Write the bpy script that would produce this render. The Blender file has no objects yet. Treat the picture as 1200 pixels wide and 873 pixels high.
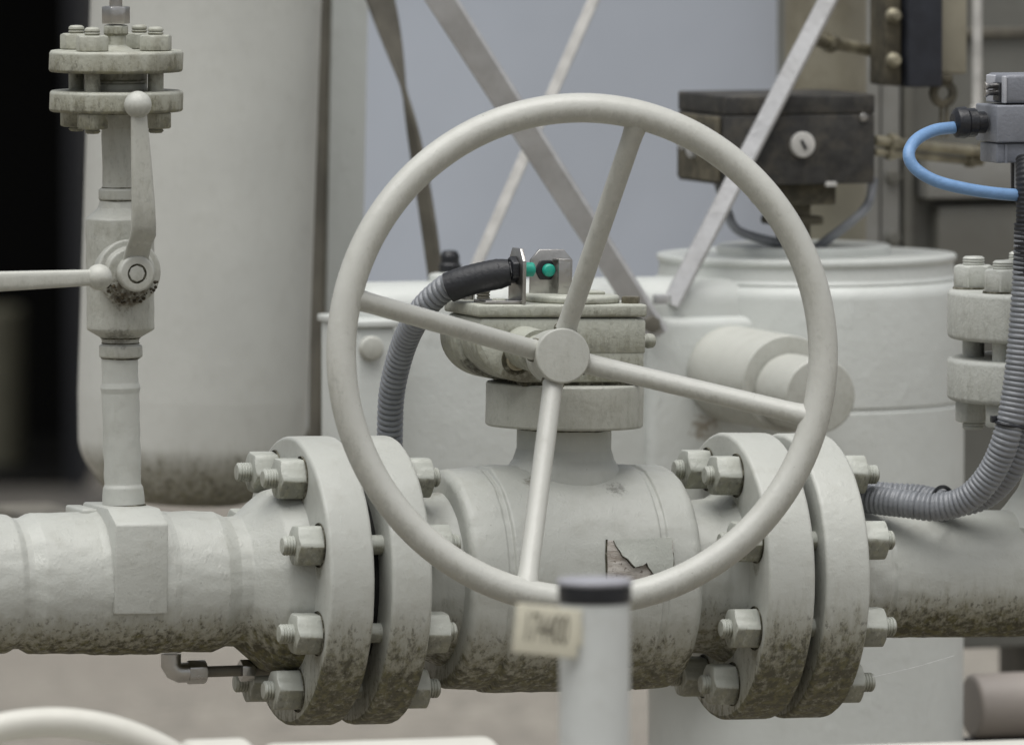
import bpy, bmesh, math, random
from mathutils import Vector, Matrix, noise
R = math.radians
sc = bpy.context.scene
COL = sc.collection
random.seed(7)

# ------------------------------------------------------------------ camera
U = 0.00075                      # metres per photo pixel at the focal distance
FPX, DIST, PITCH, ZT = 12000.0, 9.0, R(3.8), 0.95
cF = Vector((0, math.cos(PITCH), -math.sin(PITCH)))
cR = Vector((1, 0, 0))
cU = Vector((0, math.sin(PITCH), math.cos(PITCH)))
CAM = Vector((0, 0, ZT)) - DIST * cF
cd = bpy.data.cameras.new("camera")
cam = bpy.data.objects.new("camera", cd)
COL.objects.link(cam)
cam.location = CAM
cam.rotation_euler = (R(90) - PITCH, 0, 0)
cd.sensor_fit = 'HORIZONTAL'
cd.sensor_width = 36
cd.lens = 36 * FPX / 1200
cd.clip_start, cd.clip_end = 0.1, 2000
cd.dof.use_dof = True
cd.dof.focus_distance = 8.93
cd.dof.aperture_fstop = 8.8
sc.camera = cam

# ------------------------------------------------------------------ light
SUN_EL, SUN_AZ = 69, -45         # overcast: soft light from above, a little left, behind the camera
w = bpy.data.worlds.new("World")
sc.world = w
w.use_nodes = True
nt = w.node_tree
bg = nt.nodes['Background']
sky = nt.nodes.new('ShaderNodeTexSky')
sky.sky_type = 'NISHITA'
sky.sun_disc = False
sky.sun_elevation = R(SUN_EL)
sky.sun_rotation = R(180 + SUN_AZ)
sky.air_density = 1.0
sky.dust_density = 4.0
hs = nt.nodes.new('ShaderNodeHueSaturation')
hs.inputs['Saturation'].default_value = 0.26
nt.links.new(sky.outputs[0], hs.inputs['Color'])
nt.links.new(hs.outputs[0], bg.inputs[0])
bg.inputs[1].default_value = 0.058
sl = bpy.data.lights.new("sun", 'SUN')
sun = bpy.data.objects.new("sun", sl)
COL.objects.link(sun)
sl.energy = 1.5
sl.angle = R(60)
sl.color = (1, .99, .97)
sd = Vector((math.sin(R(SUN_AZ)) * math.cos(R(SUN_EL)), -math.cos(R(SUN_AZ)) * math.cos(R(SUN_EL)), math.sin(R(SUN_EL))))
sun.rotation_euler = (-sd).to_track_quat('-Z', 'Y').to_euler()
vs = sc.view_settings
vs.view_transform = 'Standard'
vs.look = 'None'
vs.exposure = 0.86
vs.gamma = 1
vs.use_curve_mapping = False
sc.render.engine = 'CYCLES'
sc.cycles.use_denoising = True
sc.cycles.max_bounces = 6
sc.cycles.diffuse_bounces = 2

# ------------------------------------------------------------------ placing
def at(px, py, Y):
    d = cF + cR * ((px - 600) / FPX) + cU * ((436.5 - py) / FPX)
    return CAM + d * ((Y - CAM.y) / d.y)
def S(Y):                        # metres per photo pixel at depth Y
    return U * ((Y - CAM.y) / math.cos(PITCH)) / DIST * math.cos(PITCH) ** 2 if False else U * (Y - CAM.y) / (-CAM.y)
def proj(p):
    d = p - CAM
    t = d.dot(cF)
    return (600 + FPX * d.dot(cR) / t, 436.5 - FPX * d.dot(cU) / t)

TH, SL = R(18.7), 0.018
fb = Vector((-math.sin(TH), math.cos(TH), 0))
fu = Vector((math.cos(TH), math.sin(TH), -SL)).normalized()
fw = fu.cross(fb).normalized()
O = at(655, 677, 0)
FR = Matrix((fu, fb, fw)).transposed()          # columns u, b, w
def frame(origin, scale=U, rot=FR):
    m = (rot @ Matrix.Diagonal((scale, scale, scale))).to_4x4()
    m.translation = origin
    return m
MAIN = frame(O)
def L(a, b, ww): return MAIN @ Vector((a, b, ww))
def a_of(px):
    lo, hi = -900, 900
    for _ in range(40):
        m = (lo + hi) / 2
        if proj(L(m, 0, 0))[0] < px: lo = m
        else: hi = m
    return lo
UPR = Matrix((Vector((math.cos(TH), math.sin(TH), 0)), fb, Vector((0, 0, 1)))).transposed()   # upright frame, same yaw
def upr(p, Y=0.0): return frame(p, S(Y), UPR)

# ------------------------------------------------------------------ mesh helpers
class MB:
    def __init__(s): s.v, s.f, s.m = [], [], []
    def add(s, vf, xf=None, mat=0):
        v, f = vf
        n = len(s.v)
        s.v += [(xf @ Vector(p)) if xf else Vector(p) for p in v]
        s.f += [tuple(i + n for i in q) for q in f]
        s.m += [mat] * len(f)
        return s
    def build(s, name, mats, parent=None, ang=38, loc=None):
        o0 = Vector(loc) if loc is not None else (parent_world(parent) if parent else Vector((0, 0, 0)))
        me = bpy.data.meshes.new(name)
        me.from_pydata([tuple(p - o0) for p in s.v], [], s.f)
        if not isinstance(mats, (list, tuple)): mats = [mats]
        for m in mats: me.materials.append(m)
        for p, k in zip(me.polygons, s.m): p.material_index = k
        bm = bmesh.new(); bm.from_mesh(me)
        bmesh.ops.recalc_face_normals(bm, faces=bm.faces)
        bm.to_mesh(me); bm.free()
        me.shade_smooth()
        me.set_sharp_from_angle(angle=R(ang))
        o = bpy.data.objects.new(name, me)
        COL.objects.link(o)
        if parent:
            o.parent = parent
            o.location = o0 - parent_world(parent)
        else:
            o.location = o0
        return o
def parent_world(o):
    p = Vector(o.location)
    while o.parent:
        o = o.parent
        p = p + Vector(o.location)
    return p
def tag(o, label, cat=None, group=None, kind=None):
    if label: o['label'] = label
    if cat: o['category'] = cat
    if group: o['group'] = group
    if kind: o['kind'] = kind
    return o
def thing(name, loc, label, cat, group=None):
    e = bpy.data.objects.new(name, None)
    COL.objects.link(e)
    e.location = loc
    e.empty_display_size = .05
    return tag(e, label, cat, group)

def fillet(pts, n=5):
    """pts: (x, r[, radius]) -> polyline with rounded corners"""
    out = []
    for i, p in enumerate(pts):
        rad = p[2] if len(p) > 2 else 0
        if rad <= 0 or i in (0, len(pts) - 1):
            out.append((p[0], p[1])); continue
        P = Vector(p[:2]); A = Vector(pts[i - 1][:2]) - P; B = Vector(pts[i + 1][:2]) - P
        la, lb = A.length, B.length
        if la < 1e-6 or lb < 1e-6: out.append(tuple(P)); continue
        A.normalize(); B.normalize()
        an = A.angle(B)
        t = min(rad / math.tan(an / 2), la * .49, lb * .49)
        r = t * math.tan(an / 2)
        c = P + (A + B).normalized() * (r / math.sin(an / 2))
        p0, p1 = P + A * t - c, P + B * t - c
        a0 = math.atan2(p0.y, p0.x); a1 = math.atan2(p1.y, p1.x)
        d = (a1 - a0 + math.pi) % (2 * math.pi) - math.pi
        for k in range(n + 1):
            q = a0 + d * k / n
            out.append((c.x + r * math.cos(q), c.y + r * math.sin(q)))
    return out
def lathe(pts, seg=72, axis='x', jit=0, n=5, seed=0, sub=None):
    pr = fillet(pts, n)
    if sub:
        q = [pr[0]]
        for a, b in zip(pr, pr[1:]):
            k = max(1, int(math.hypot(b[0] - a[0], b[1] - a[1]) / sub))
            for j in range(1, k + 1): q.append((a[0] + (b[0] - a[0]) * j / k, a[1] + (b[1] - a[1]) * j / k))
        pr = q
    v, f = [], []
    rows = []
    for x, r in pr:
        if r < 1e-6:
            rows.append([len(v)]); v.append((x, 0, 0))
        else:
            row = []
            for k in range(seg):
                q = 2 * math.pi * k / seg
                rr = r
                if jit: rr += jit * noise.noise(Vector((x * .06 + seed, math.cos(q) * r * .07, math.sin(q) * r * .07)))
                row.append(len(v)); v.append((x, rr * math.cos(q), rr * math.sin(q)))
            rows.append(row)
    for a, b in zip(rows, rows[1:]):
        for k in range(seg):
            j = (k + 1) % seg
            if len(a) == 1 and len(b) == 1: break
            if len(a) == 1: f.append((a[0], b[j], b[k]))
            elif len(b) == 1: f.append((a[k], a[j], b[0]))
            else: f.append((a[k], a[j], b[j], b[k]))
    if axis == 'z': v = [(y, z, x) for x, y, z in v]
    if axis == 'y': v = [(z, x, y) for x, y, z in v]
    return v, f
def bm_out(bm):
    bm.verts.ensure_lookup_table(); bm.verts.index_update()
    r = [tuple(q.co) for q in bm.verts], [tuple(q.index for q in f.verts) for f in bm.faces]
    bm.free()
    return r
def box(x0, x1, y0, y1, z0, z1, bev=0, seg=3):
    bm = bmesh.new()
    bmesh.ops.create_cube(bm, size=1)
    for q in bm.verts:
        q.co = Vector((x0 if q.co.x < 0 else x1, y0 if q.co.y < 0 else y1, z0 if q.co.z < 0 else z1))
    if bev: bmesh.ops.bevel(bm, geom=list(bm.edges), offset=bev, segments=seg, profile=.5, affect='EDGES')
    return bm_out(bm)
def prism(poly, t0, t1, bev=0, seg=2):
    """polygon in (x, z) extruded along y"""
    bm = bmesh.new()
    vs_ = [bm.verts.new((x, t0, z)) for x, z in poly]
    fc = bm.faces.new(vs_)
    ex = bmesh.ops.extrude_face_region(bm, geom=[fc])
    for g in ex['geom']:
        if isinstance(g, bmesh.types.BMVert): g.co.y = t1
    bmesh.ops.recalc_face_normals(bm, faces=bm.faces)
    if bev: bmesh.ops.bevel(bm, geom=list(bm.edges), offset=bev, segments=seg, profile=.5, affect='EDGES')
    return bm_out(bm)
def hexnut(r_flat, h, rnd=1.06, seg=48, cham=.62):
    """axis x from 0 (seat) to h (outer, chamfered)"""
    v, f = [], []
    def rho(q):
        q = (q + math.pi / 6) % (math.pi / 3) - math.pi / 6
        return min(r_flat / math.cos(q), r_flat * (1.1547 * .985))
    rows = []
    def ring(fn):
        row = []
        for k in range(seg):
            q = 2 * math.pi * (k + .5) / seg
            x, r = fn(q)
            row.append(len(v)); v.append((x, r * math.cos(q), r * math.sin(q)))
        rows.append(row)
    ring(lambda q: (0, rho(q) * .97))
    ring(lambda q: (.04 * h, rho(q)))
    ring(lambda q: (h - 1 - (rho(q) - r_flat * .95) * cham, rho(q)))
    ring(lambda q: (h - (rho(q) - r_flat * .95) * cham * .8, rho(q) * .97))
    ring(lambda q: (h, r_flat * .9))
    for a, b in zip(rows, rows[1:]):
        for k in range(seg): f.append((a[k], a[(k + 1) % seg], b[(k + 1) % seg], b[k]))
    f.append(tuple(rows[0])); f.append(tuple(reversed(rows[-1])))
    return v, f
def thread(x0, x1, r, pitch=3.4, depth=1.3):
    p = [(x0, 0), (x0, r)]
    x = x0
    while x + pitch < x1 - 2:
        p += [(x + pitch * .3, r), (x + pitch * .65, r - depth), (x + pitch, r)]
        x += pitch
    p += [(x1 - 2, r - .3), (x1, r - 2.5), (x1 + .5, 0)]
    return lathe(p, 24)
def stud(x0, x1, r, la, lb, pitch=3.4, depth=1.3):
    """one bolt, threaded over la at the low end and lb at the high end"""
    p = [(x0 - .5, 0), (x0, r - 2.5), (x0 + 2, r - .3)]
    x = x0 + 2
    while x + pitch < x0 + la:
        p += [(x + pitch * .3, r), (x + pitch * .65, r - depth), (x + pitch, r)]; x += pitch
    x = x1 - lb
    p += [(x, r)]
    while x + pitch < x1 - 2:
        p += [(x + pitch * .3, r), (x + pitch * .65, r - depth), (x + pitch, r)]; x += pitch
    p += [(x1 - 2, r - .3), (x1, r - 2.5), (x1 + .5, 0)]
    return lathe(p, 24)
def catmull(pts, step):
    P = [Vector(p) for p in pts]
    P = [P[0] * 2 - P[1]] + P + [P[-1] * 2 - P[-2]]
    out = []
    for i in range(1, len(P) - 2):
        p0, p1, p2, p3 = P[i - 1:i + 3]
        n = max(4, int((p2 - p1).length / step * 3))
        for k in range(n):
            t = k / n
            out.append(.5 * ((2 * p1) + (p2 - p0) * t + (2 * p0 - 5 * p1 + 4 * p2 - p3) * t * t + (3 * p1 - p0 - 3 * p2 + p3) * t ** 3))
    out.append(P[-2])
    res, acc, last = [out[0]], 0, out[0]
    for p in out[1:]:
        d = (p - last).length
        while acc + d >= step:
            q = last + (p - last) * ((step - acc) / d)
            res.append(q); last = q; d = (p - last).length; acc = 0
        acc += d; last = p
    return res
def sweep(pts, rad, seg=20, step=None, caps=True, flat=None):
    """tube through world points; rad(s) gives the radius at arc length s; flat=(w,t,twist fn) sweeps a flat bar"""
    P = catmull(pts, step) if step else [Vector(p) for p in pts]
    v, f, rows = [], [], []
    t = (P[1] - P[0]).normalized()
    nrm = t.orthogonal().normalized()
    s = 0
    for i, p in enumerate(P):
        t2 = (P[min(i + 1, len(P) - 1)] - P[max(i - 1, 0)]).normalized()
        nrm = (nrm - t2 * nrm.dot(t2)).normalized()
        bn = t2.cross(nrm)
        if i: s += (p - P[i - 1]).length
        r = rad(s) if callable(rad) else rad
        row = []
        for k in range(seg):
            q = 2 * math.pi * k / seg
            row.append(len(v)); v.append(tuple(p + (nrm * math.cos(q) + bn * math.sin(q)) * r))
        rows.append(row)
    for a, b in zip(rows, rows[1:]):
        for k in range(seg): f.append((a[k], a[(k + 1) % seg], b[(k + 1) % seg], b[k]))
    if caps: f.append(tuple(reversed(rows[0]))); f.append(tuple(rows[-1]))
    return v, f
def flatbar(p0, p1, wd, th, up0, up1=None, n=24, wd1=None, bend=None):
    """flat bar from p0 to p1; its wide direction turns from up0 to up1"""
    v, f, rows = [], [], []
    up1 = up1 if up1 is not None else up0
    t = (p1 - p0).normalized()
    ch = th * .3
    for i in range(n + 1):
        k = i / n
        e = Vector(up0).lerp(Vector(up1), k)
        e = (e - t * e.dot(t)).normalized()
        g = t.cross(e)
        ww_ = wd + ((wd1 if wd1 else wd) - wd) * k
        p = p0.lerp(p1, k)
        if bend: p = p + bend * math.sin(k * math.pi)
        row = []
        for a, b in ((-ww_ / 2, -th / 2 + ch), (-ww_ / 2 + ch, -th / 2), (ww_ / 2 - ch, -th / 2), (ww_ / 2, -th / 2 + ch),
                     (ww_ / 2, th / 2 - ch), (ww_ / 2 - ch, th / 2), (-ww_ / 2 + ch, th / 2), (-ww_ / 2, th / 2 - ch)):
            row.append(len(v)); v.append(tuple(p + e * a + g * b))
        rows.append(row)
    for a, b in zip(rows, rows[1:]):
        for k in range(8): f.append((a[k], a[(k + 1) % 8], b[(k + 1) % 8], b[k]))
    f.append(tuple(rows[0])); f.append(tuple(reversed(rows[-1])))
    return v, f
def ball(c, r, seg=32):
    n = 12
    pr = [(r * -math.cos(math.pi * k / n), r * math.sin(math.pi * k / n) if 0 < k < n else 0) for k in range(n + 1)]
    v, f = lathe(pr, seg)
    return [(x + c[0], y + c[1], z + c[2]) for x, y, z in v], f
def RX(a): return Matrix.Rotation(a, 4, 'X')
def RY(a): return Matrix.Rotation(a, 4, 'Y')
def RZ(a): return Matrix.Rotation(a, 4, 'Z')
def T(x, y, z): return Matrix.Translation((x, y, z))
def child_copy(o, parent, loc, rot=None):
    """copy of a part and of its sub-parts"""
    c = o.copy(); COL.objects.link(c); c.parent = parent; c.location = loc
    if rot is not None: c.rotation_euler = rot
    for ch in o.children:
        d = ch.copy(); COL.objects.link(d); d.parent = c
    return c

# ------------------------------------------------------------------ materials
class NT:
    def __init__(s, name):
        s.mat = bpy.data.materials.new(name); s.mat.use_nodes = True
        s.t = s.mat.node_tree; s.b = s.t.nodes['Principled BSDF']
        s.geo = s.t.nodes.new('ShaderNodeNewGeometry')
        s.P = s.geo.outputs['Position']; s.N = s.geo.outputs['Normal']
    def link(s, a, b): s.t.links.new(a, b)
    def val(s, sock, v):
        if isinstance(v, bpy.types.NodeSocket): s.link(v, sock)
        else: sock.default_value = v
    def math(s, op, a, b=None, clamp=False):
        n = s.t.nodes.new('ShaderNodeMath'); n.operation = op; n.use_clamp = clamp
        s.val(n.inputs[0], a)
        if b is not None: s.val(n.inputs[1], b)
        return n.outputs[0]
    def noise(s, scale, detail=4, rough=.55, vec=None, stretch=None, off=0):
        n = s.t.nodes.new('ShaderNodeTexNoise')
        n.inputs['Scale'].default_value = scale; n.inputs['Detail'].default_value = detail; n.inputs['Roughness'].default_value = rough
        m = s.t.nodes.new('ShaderNodeMapping')
        m.inputs['Location'].default_value = (off, off * .7, off * 1.3)
        if stretch: m.inputs['Scale'].default_value = stretch
        s.link(vec or s.P, m.inputs[0]); s.link(m.outputs[0], n.inputs['Vector'])
        return n.outputs['Fac']
    def ramp(s, x, a, b, smooth=True):
        n = s.t.nodes.new('ShaderNodeMapRange')
        if smooth: n.interpolation_type = 'SMOOTHSTEP'
        s.val(n.inputs['Value'], x)
        n.inputs['From Min'].default_value = a; n.inputs['From Max'].default_value = b
        return n.outputs['Result']
    def mix(s, f, a, b, mode='MIX'):
        n = s.t.nodes.new('ShaderNodeMix'); n.data_type = 'RGBA'; n.blend_type = mode
        s.val(n.inputs[0], f)
        for sock, v in ((n.inputs[6], a), (n.inputs[7], b)):
            if isinstance(v, bpy.types.NodeSocket): s.link(v, sock)
            else: sock.default_value = (*v, 1)
        return n.outputs[2]
    def sep(s, v):
        n = s.t.nodes.new('ShaderNodeSeparateXYZ'); s.link(v, n.inputs[0]); return n.outputs
    def dist(s, p):
        n = s.t.nodes.new('ShaderNodeVectorMath'); n.operation = 'DISTANCE'
        s.link(s.P, n.inputs[0]); n.inputs[1].default_value = p
        return n.outputs['Value']
    def bump(s, h, d, strength=1, prev=None):
        n = s.t.nodes.new('ShaderNodeBump'); n.inputs['Distance'].default_value = d; n.inputs['Strength'].default_value = strength
        s.link(h, n.inputs['Height'])
        if prev: s.link(prev, n.inputs['Normal'])
        return n.outputs[0]
    def done(s, col, rough, nrm=None, metal=0, spec=None):
        s.val(s.b.inputs['Base Color'], col if isinstance(col, bpy.types.NodeSocket) else (*col, 1))
        s.val(s.b.inputs['Roughness'], rough)
        s.b.inputs['Metallic'].default_value = metal
        if spec is not None: s.b.inputs['Specular IOR Level'].default_value = spec
        if nrm: s.link(nrm, s.b.inputs['Normal'])
        return s.mat

def paint(name, base, z=None, amount=1.0, dirt=.25, rough=.42, bump=1.0, spots=(), specks=.5, k=1.0, film=(.20, .185, .13)):
    """brushed-on outdoor enamel; z=(top, bottom) heights between which algae patches thicken; k scales the pattern"""
    s = NT(name)
    big = s.noise(9 / k, 5); mid = s.noise(55 / k, 4, off=3); fine = s.noise(420 / k, 3, off=5)
    c = s.mix(s.ramp(big, .3, .7), tuple(x * .95 for x in base), tuple(x * 1.03 for x in base))
    c = s.mix(s.math('MULTIPLY', s.ramp(mid, .48, .8), dirt * .6), c, film)
    g = None
    if z:
        P = s.sep(s.P); N = s.sep(s.N)
        m = s.ramp(P[2], z[0], z[1], False)
        gate = s.ramp(N[2], .35, -.35)
        st = s.noise(135 / k, 6, .72, stretch=(1, 1, .2), off=11)
        pt = s.noise(170 / k, 5, .7, off=17)
        mm = s.math('MULTIPLY', m, gate)
        fac = s.math('ADD', s.math('MULTIPLY', mm, .80), s.math('ADD', s.math('MULTIPLY', s.math('SUBTRACT', st, .5), 1.5), s.math('MULTIPLY', s.math('SUBTRACT', pt, .5), 1.0)))
        g = s.math('MULTIPLY', s.math('MULTIPLY', s.ramp(fac, .36, .84), s.ramp(mm, .02, .35)), amount, True)
        hue = s.noise(130 / k, 4, off=23)
        gc = s.mix(s.ramp(hue, .42, .62), (.040, .035, .016), (.115, .105, .038))
        fl = s.math('MULTIPLY', s.math('MULTIPLY', s.ramp(s.math('ADD', mm, s.math('SUBTRACT', st, .5)), .02, .8), .8), amount, True)
        c = s.mix(fl, c, (.235, .222, .150))
        c = s.mix(s.math('MULTIPLY', g, .9), c, gc)
    if z:
        pit = s.noise(240 / k, 3, .6, stretch=(1, 1, .6), off=71)
        c = s.mix(s.math('MULTIPLY', s.math('MULTIPLY', s.ramp(pit, .56, .68), s.ramp(mm, .05, .5)), .6 * amount), c, (.035, .03, .018))
    for p, r, colr, stg in spots:
        d = s.ramp(s.dist(p), r, r * .35)
        q = s.math('ADD', d, s.math('MULTIPLY', s.math('SUBTRACT', s.noise(260 / k, 5, .7, off=31), .5), 2.2))
        q = s.math('MULTIPLY', s.math('MULTIPLY', s.ramp(q, .45, 1.25), s.ramp(d, 0, .5)), stg)
        c = s.mix(q, c, colr)
    if specks:
        sp = s.noise(300 / k, 2, off=41)
        c = s.mix(s.math('MULTIPLY', s.ramp(sp, .74, .80), specks), c, (.10, .09, .06))
    rg = s.math('ADD', rough, s.math('MULTIPLY', s.math('SUBTRACT', mid, .5), .25))
    if g: rg = s.math('ADD', rg, s.math('MULTIPLY', g, .4))
    n = s.bump(mid, .0011 * bump * k)
    n = s.bump(s.noise(150 / k, 5, .65, off=61), .0007 * bump * k, prev=n)
    n = s.bump(fine, .00035 * bump * k, prev=n)
    drip = s.noise(120 / k, 3, stretch=(1, 1, .4), off=51)
    n = s.bump(s.ramp(drip, .56, .72), .00035 * bump * k, prev=n)
    if g: n = s.bump(g, -.0003 * k, prev=n)
    return s.done(c, rg, n)
def plain(name, col, rough=.5, metal=0, var=.15, scale=60, bump=.0004, dirt=None, dirt_amt=0, spec=None):
    s = NT(name)
    n1 = s.noise(scale, 5); n2 = s.noise(scale * 6, 3, off=4)
    c = s.mix(s.ramp(n1, .3, .7), tuple(x * (1 - var) for x in col), tuple(x * (1 + var) for x in col))
    if dirt: c = s.mix(s.math('MULTIPLY', s.ramp(s.noise(scale * .5, 6, .7, off=9), .45, .65), dirt_amt), c, dirt)
    return s.done(c, s.math('ADD', rough - .08, s.math('MULTIPLY', n1, .16)), s.bump(n2, bump), metal, spec)

za = O.z
MOSS, RUST, SOOT = (.075, .075, .02), (.12, .075, .03), (.035, .03, .02)
W = (.482, .492, .452)
WARM = (.46, .45, .385)
AS = a_of(658)
neck_base = L(AS, -60, 128)
vyS = L(a_of(143), -2, 84).y
M_line = paint('line_paint', W, (za + 10 * U, za - 112 * U), bump=.5, amount=.88, spots=(
    (tuple(L(a_of(862), -60, 88)), .014, MOSS, .8),
    (tuple(L(a_of(330), -95, -20)), .02, SOOT, .35), (tuple(L(a_of(505), 0, 105)), .02, RUST, .4)) + tuple((tuple(L(a0, -133 * math.cos(R(q)), 133 * math.sin(R(q)) - 27)), .015, (.16, .145, .09), .6) for a0 in (a_of(336), a_of(844)) for q in (22.5, 67.5, -22.5)))
M_pipe = paint('pipe_paint', W, (za - 8 * U, za - 72 * U), amount=1.0, bump=.65)
M_body = paint('body_paint', (.472, .482, .442), (za - 25 * U, za - 116 * U), bump=.6, amount=.88, spots=(
    (tuple(L(AS + 40, -80, 118)), .02, SOOT, .55), (tuple(L(AS - 55, -65, 122)), .02, (.10, .085, .05), .7)))
M_gear = paint('gearbox_paint', (.435, .445, .385), z=(9, 8), amount=.35, spots=(
    (tuple(L(AS - 110, -5, 245)), .03, SOOT, .8), (tuple(L(AS - 80, -66, 232)), .03, (.10, .085, .05), .7),
    (tuple(L(AS + 30, -75, 232)), .035, (.13, .12, .07), .5)), dirt=.4)
M_collar = paint('collar_paint', (.45, .455, .405), (9, 8), amount=.18, dirt=.35, bump=.7)
M_wheel = paint('handwheel_paint', (.515, .517, .475), (9, 8), amount=.16, dirt=.2, bump=.35, rough=.33, specks=.6)
M_nut = paint('nut_paint', (.475, .49, .44), (9, 8), amount=.5, dirt=.35, bump=.6, rough=.4)
M_hub = paint('hub_paint', (.49, .495, .45), (9, 8), amount=.2, dirt=.2, bump=.4)
M_small = paint('small_valve_paint', (.455, .46, .415), (9, 8), amount=.22, dirt=.35, bump=.7, spots=(
    (tuple(at(150, 345, vyS - .04)), .03, (.07, .055, .03), .95), (tuple(at(140, 394, vyS - .02)), .02, SOOT, .6),
    (tuple(at(95, 146, vyS - .03)), .028, MOSS, .6), (tuple(at(180, 146, vyS - .03)), .022, MOSS, .6)))
M_smallfl = paint('small_flange_paint', (.41, .415, .355), (9, 8), amount=.62, dirt=.7, bump=.8, spots=((tuple(at(100, 92, vyS - .03)), .04, SOOT, .35), (tuple(at(180, 75, vyS - .03)), .03, SOOT, .25),))
M_tank = paint('tank_paint', (.555, .56, .52), (at(0, 500, 1.1).z, at(0, 592, 1.1).z), amount=.7, bump=.3, specks=.3, dirt=.15)
M_vessel = paint('vessel_paint', (.57, .59, .56), bump=.4, dirt=.15, k=2, spots=((tuple(at(822, 500, .85)), .03, (.16, .11, .05), .7),))
M_stack = paint('stack_paint', (.56, .57, .525), (9, 8), amount=.2, dirt=.15, spots=((tuple(at(1170, 350, -.05)), .04, MOSS, .6),))
M_post = paint('post_paint', (.57, .59, .57), dirt=.25, bump=.3)
M_fore = paint('foreground_paint', (.60, .59, .53), dirt=.1, bump=.4)
M_grime_shade = plain('crevice_grime_shade', (.05, .046, .028), .9, var=.5, scale=260, dirt=(.28, .27, .21), dirt_amt=.75)  # joint grime; also paints the shaded gap round the lever stem
M_crud = plain('stem_crud', (.075, .06, .035), .9, var=.5, scale=250, bump=.002)
M_gap = plain('gasket_gap_shade', (.014, .014, .013), .9, var=.3)  # gasket blackened to paint the shade between the flange faces
M_steel = plain('stainless_steel', (.46, .45, .43), .30, 1, var=.12, scale=40)
M_galv = plain('galvanised_steel', (.50, .50, .50), .42, .5, var=.08, scale=30, dirt=(.22, .20, .17), dirt_amt=.2)
M_galvd = plain('weathered_steel', (.14, .13, .105), .6, .3, var=.3, scale=20)
M_cond = plain('grey_conduit', (.215, .225, .24), .32, var=.08)
M_blk = plain('black_rubber', (.016, .017, .020), .5, var=.2)
M_plk = plain('black_plastic', (.012, .013, .016), .35, var=.2)
M_green = plain('green_plastic', (.015, .33, .24), .35, var=.05)
M_blue = plain('blue_cable_sheath', (.16, .29, .50), .38, var=.08)
M_gbox = plain('grey_die_cast', (.20, .21, .235), .45, .1, var=.08)
M_gbox2 = plain('pale_edge', (.42, .43, .46), .5, var=.08)
M_void = plain('black_interior', (.005, .005, .0045), .9, var=.3, spec=.1)
M_frame = plain('dark_blue_frame', (.007, .008, .011), .7)
M_edge = plain('dark_edge_plate', (.15, .14, .11), .7, var=.3, scale=12)
M_bluetank = plain('blue_grey_cladding', (.425, .46, .515), .45, var=.05, scale=3)
M_dbox = plain('dark_cast_cover', (.030, .029, .027), .65, var=.35, scale=90, dirt=(.09, .08, .06), dirt_amt=.5)
M_dside = plain('dirty_cast_side', (.10, .088, .06), .8, var=.4, scale=60, dirt=(.03, .028, .02), dirt_amt=.7)
M_beige = plain('beige_paint', (.27, .25, .19), .5, var=.15, scale=10, dirt=(.12, .10, .06), dirt_amt=.5)
M_brass = plain('dull_brass', (.29, .265, .19), .45, .4, var=.3, scale=40, dirt=(.07, .062, .04), dirt_amt=.8)
M_panel = plain('grey_panel', (.145, .145, .128), .55, var=.12, scale=8, dirt=(.09, .08, .06), dirt_amt=.4)
M_panel2 = plain('light_panel', (.27, .27, .255), .5, var=.1, scale=8, dirt=(.13, .12, .09), dirt_amt=.35)
M_navy = plain('navy_solenoid', (.022, .025, .034), .5, var=.2)
M_pink = plain('buff_pipe', (.33, .295, .265), .5, var=.1, scale=8)
M_cap = plain('cap_top_sheen', (.34, .34, .37), .35, var=.05)  # sky reflection on the black cap's top, painted as plain grey
M_tag = plain('cream_tag', (.60, .575, .46), .5, var=.06, scale=40)
M_ink = plain('tag_lettering', (.10, .09, .065), .7)
M_knob = plain('white_knob', (.52, .51, .48), .45)
M_web = plain('silk', (.7, .7, .7), .4)

def peel_mat():
    s = NT('peeled_primer')
    a = s.noise(90, 6, .7, stretch=(.35, .35, 1.6)); b = s.noise(300, 5, .7, off=3)
    c = s.mix(s.ramp(a, .38, .62), (.30, .265, .225), (.55, .52, .475))
    c = s.mix(s.math('MULTIPLY', s.ramp(b, .55, .68), .8), c, (.10, .08, .055))
    return s.done(c, .75, s.bump(a, .002))
M_peel = peel_mat()
def ground_mat():
    s = NT('gravel_ground')
    v = s.t.nodes.new('ShaderNodeTexVoronoi'); v.inputs['Scale'].default_value = 45
    s.link(s.P, v.inputs['Vector'])
    cs = s.sep(v.outputs['Color'])
    c = s.mix(cs[0], (.14, .128, .108), (.31, .285, .24))
    c = s.mix(s.ramp(s.noise(1.3, 5), .4, .65), c, (.215, .195, .165))
    return s.done(c, .9, s.bump(v.outputs['Distance'], -.01))

# ------------------------------------------------------------------ setting
g = MB().add(([(-300, -40, 0), (300, -40, 0), (300, 600, 0), (-300, 600, 0)], [(0, 1, 2, 3)])).build('ground', ground_mat())
tag(g, 'brown grey gravel ground under the pipework', 'ground', kind='structure')

# dark shed far behind on the left
Y = 10.9
sh = thing('shed', at(20, 600, Y) * 1, 'black open shed far behind the left tank, blurred', 'shed')
sh.location.z = 0
x0, x1, xe = at(-900, 0, Y).x, at(78, 0, Y).x, at(101, 0, Y).x
MB().add(box(x0, x1, Y + 1.2, Y + 1.3, 0, 3)).add(box(x0, x1, Y - .0, Y + 1.3, 2.6, 3)).add(box(x0, x1, Y, Y + 1.25, -.02, .012)).build('interior', M_void, sh)
MB().add(box(x1, xe, Y - .06, Y + 1.3, 0, 3, .01)).add(box(x0, xe, Y - .06, Y, 2.62, 3.1, .01)).build('door_frame', M_frame, sh)

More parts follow.
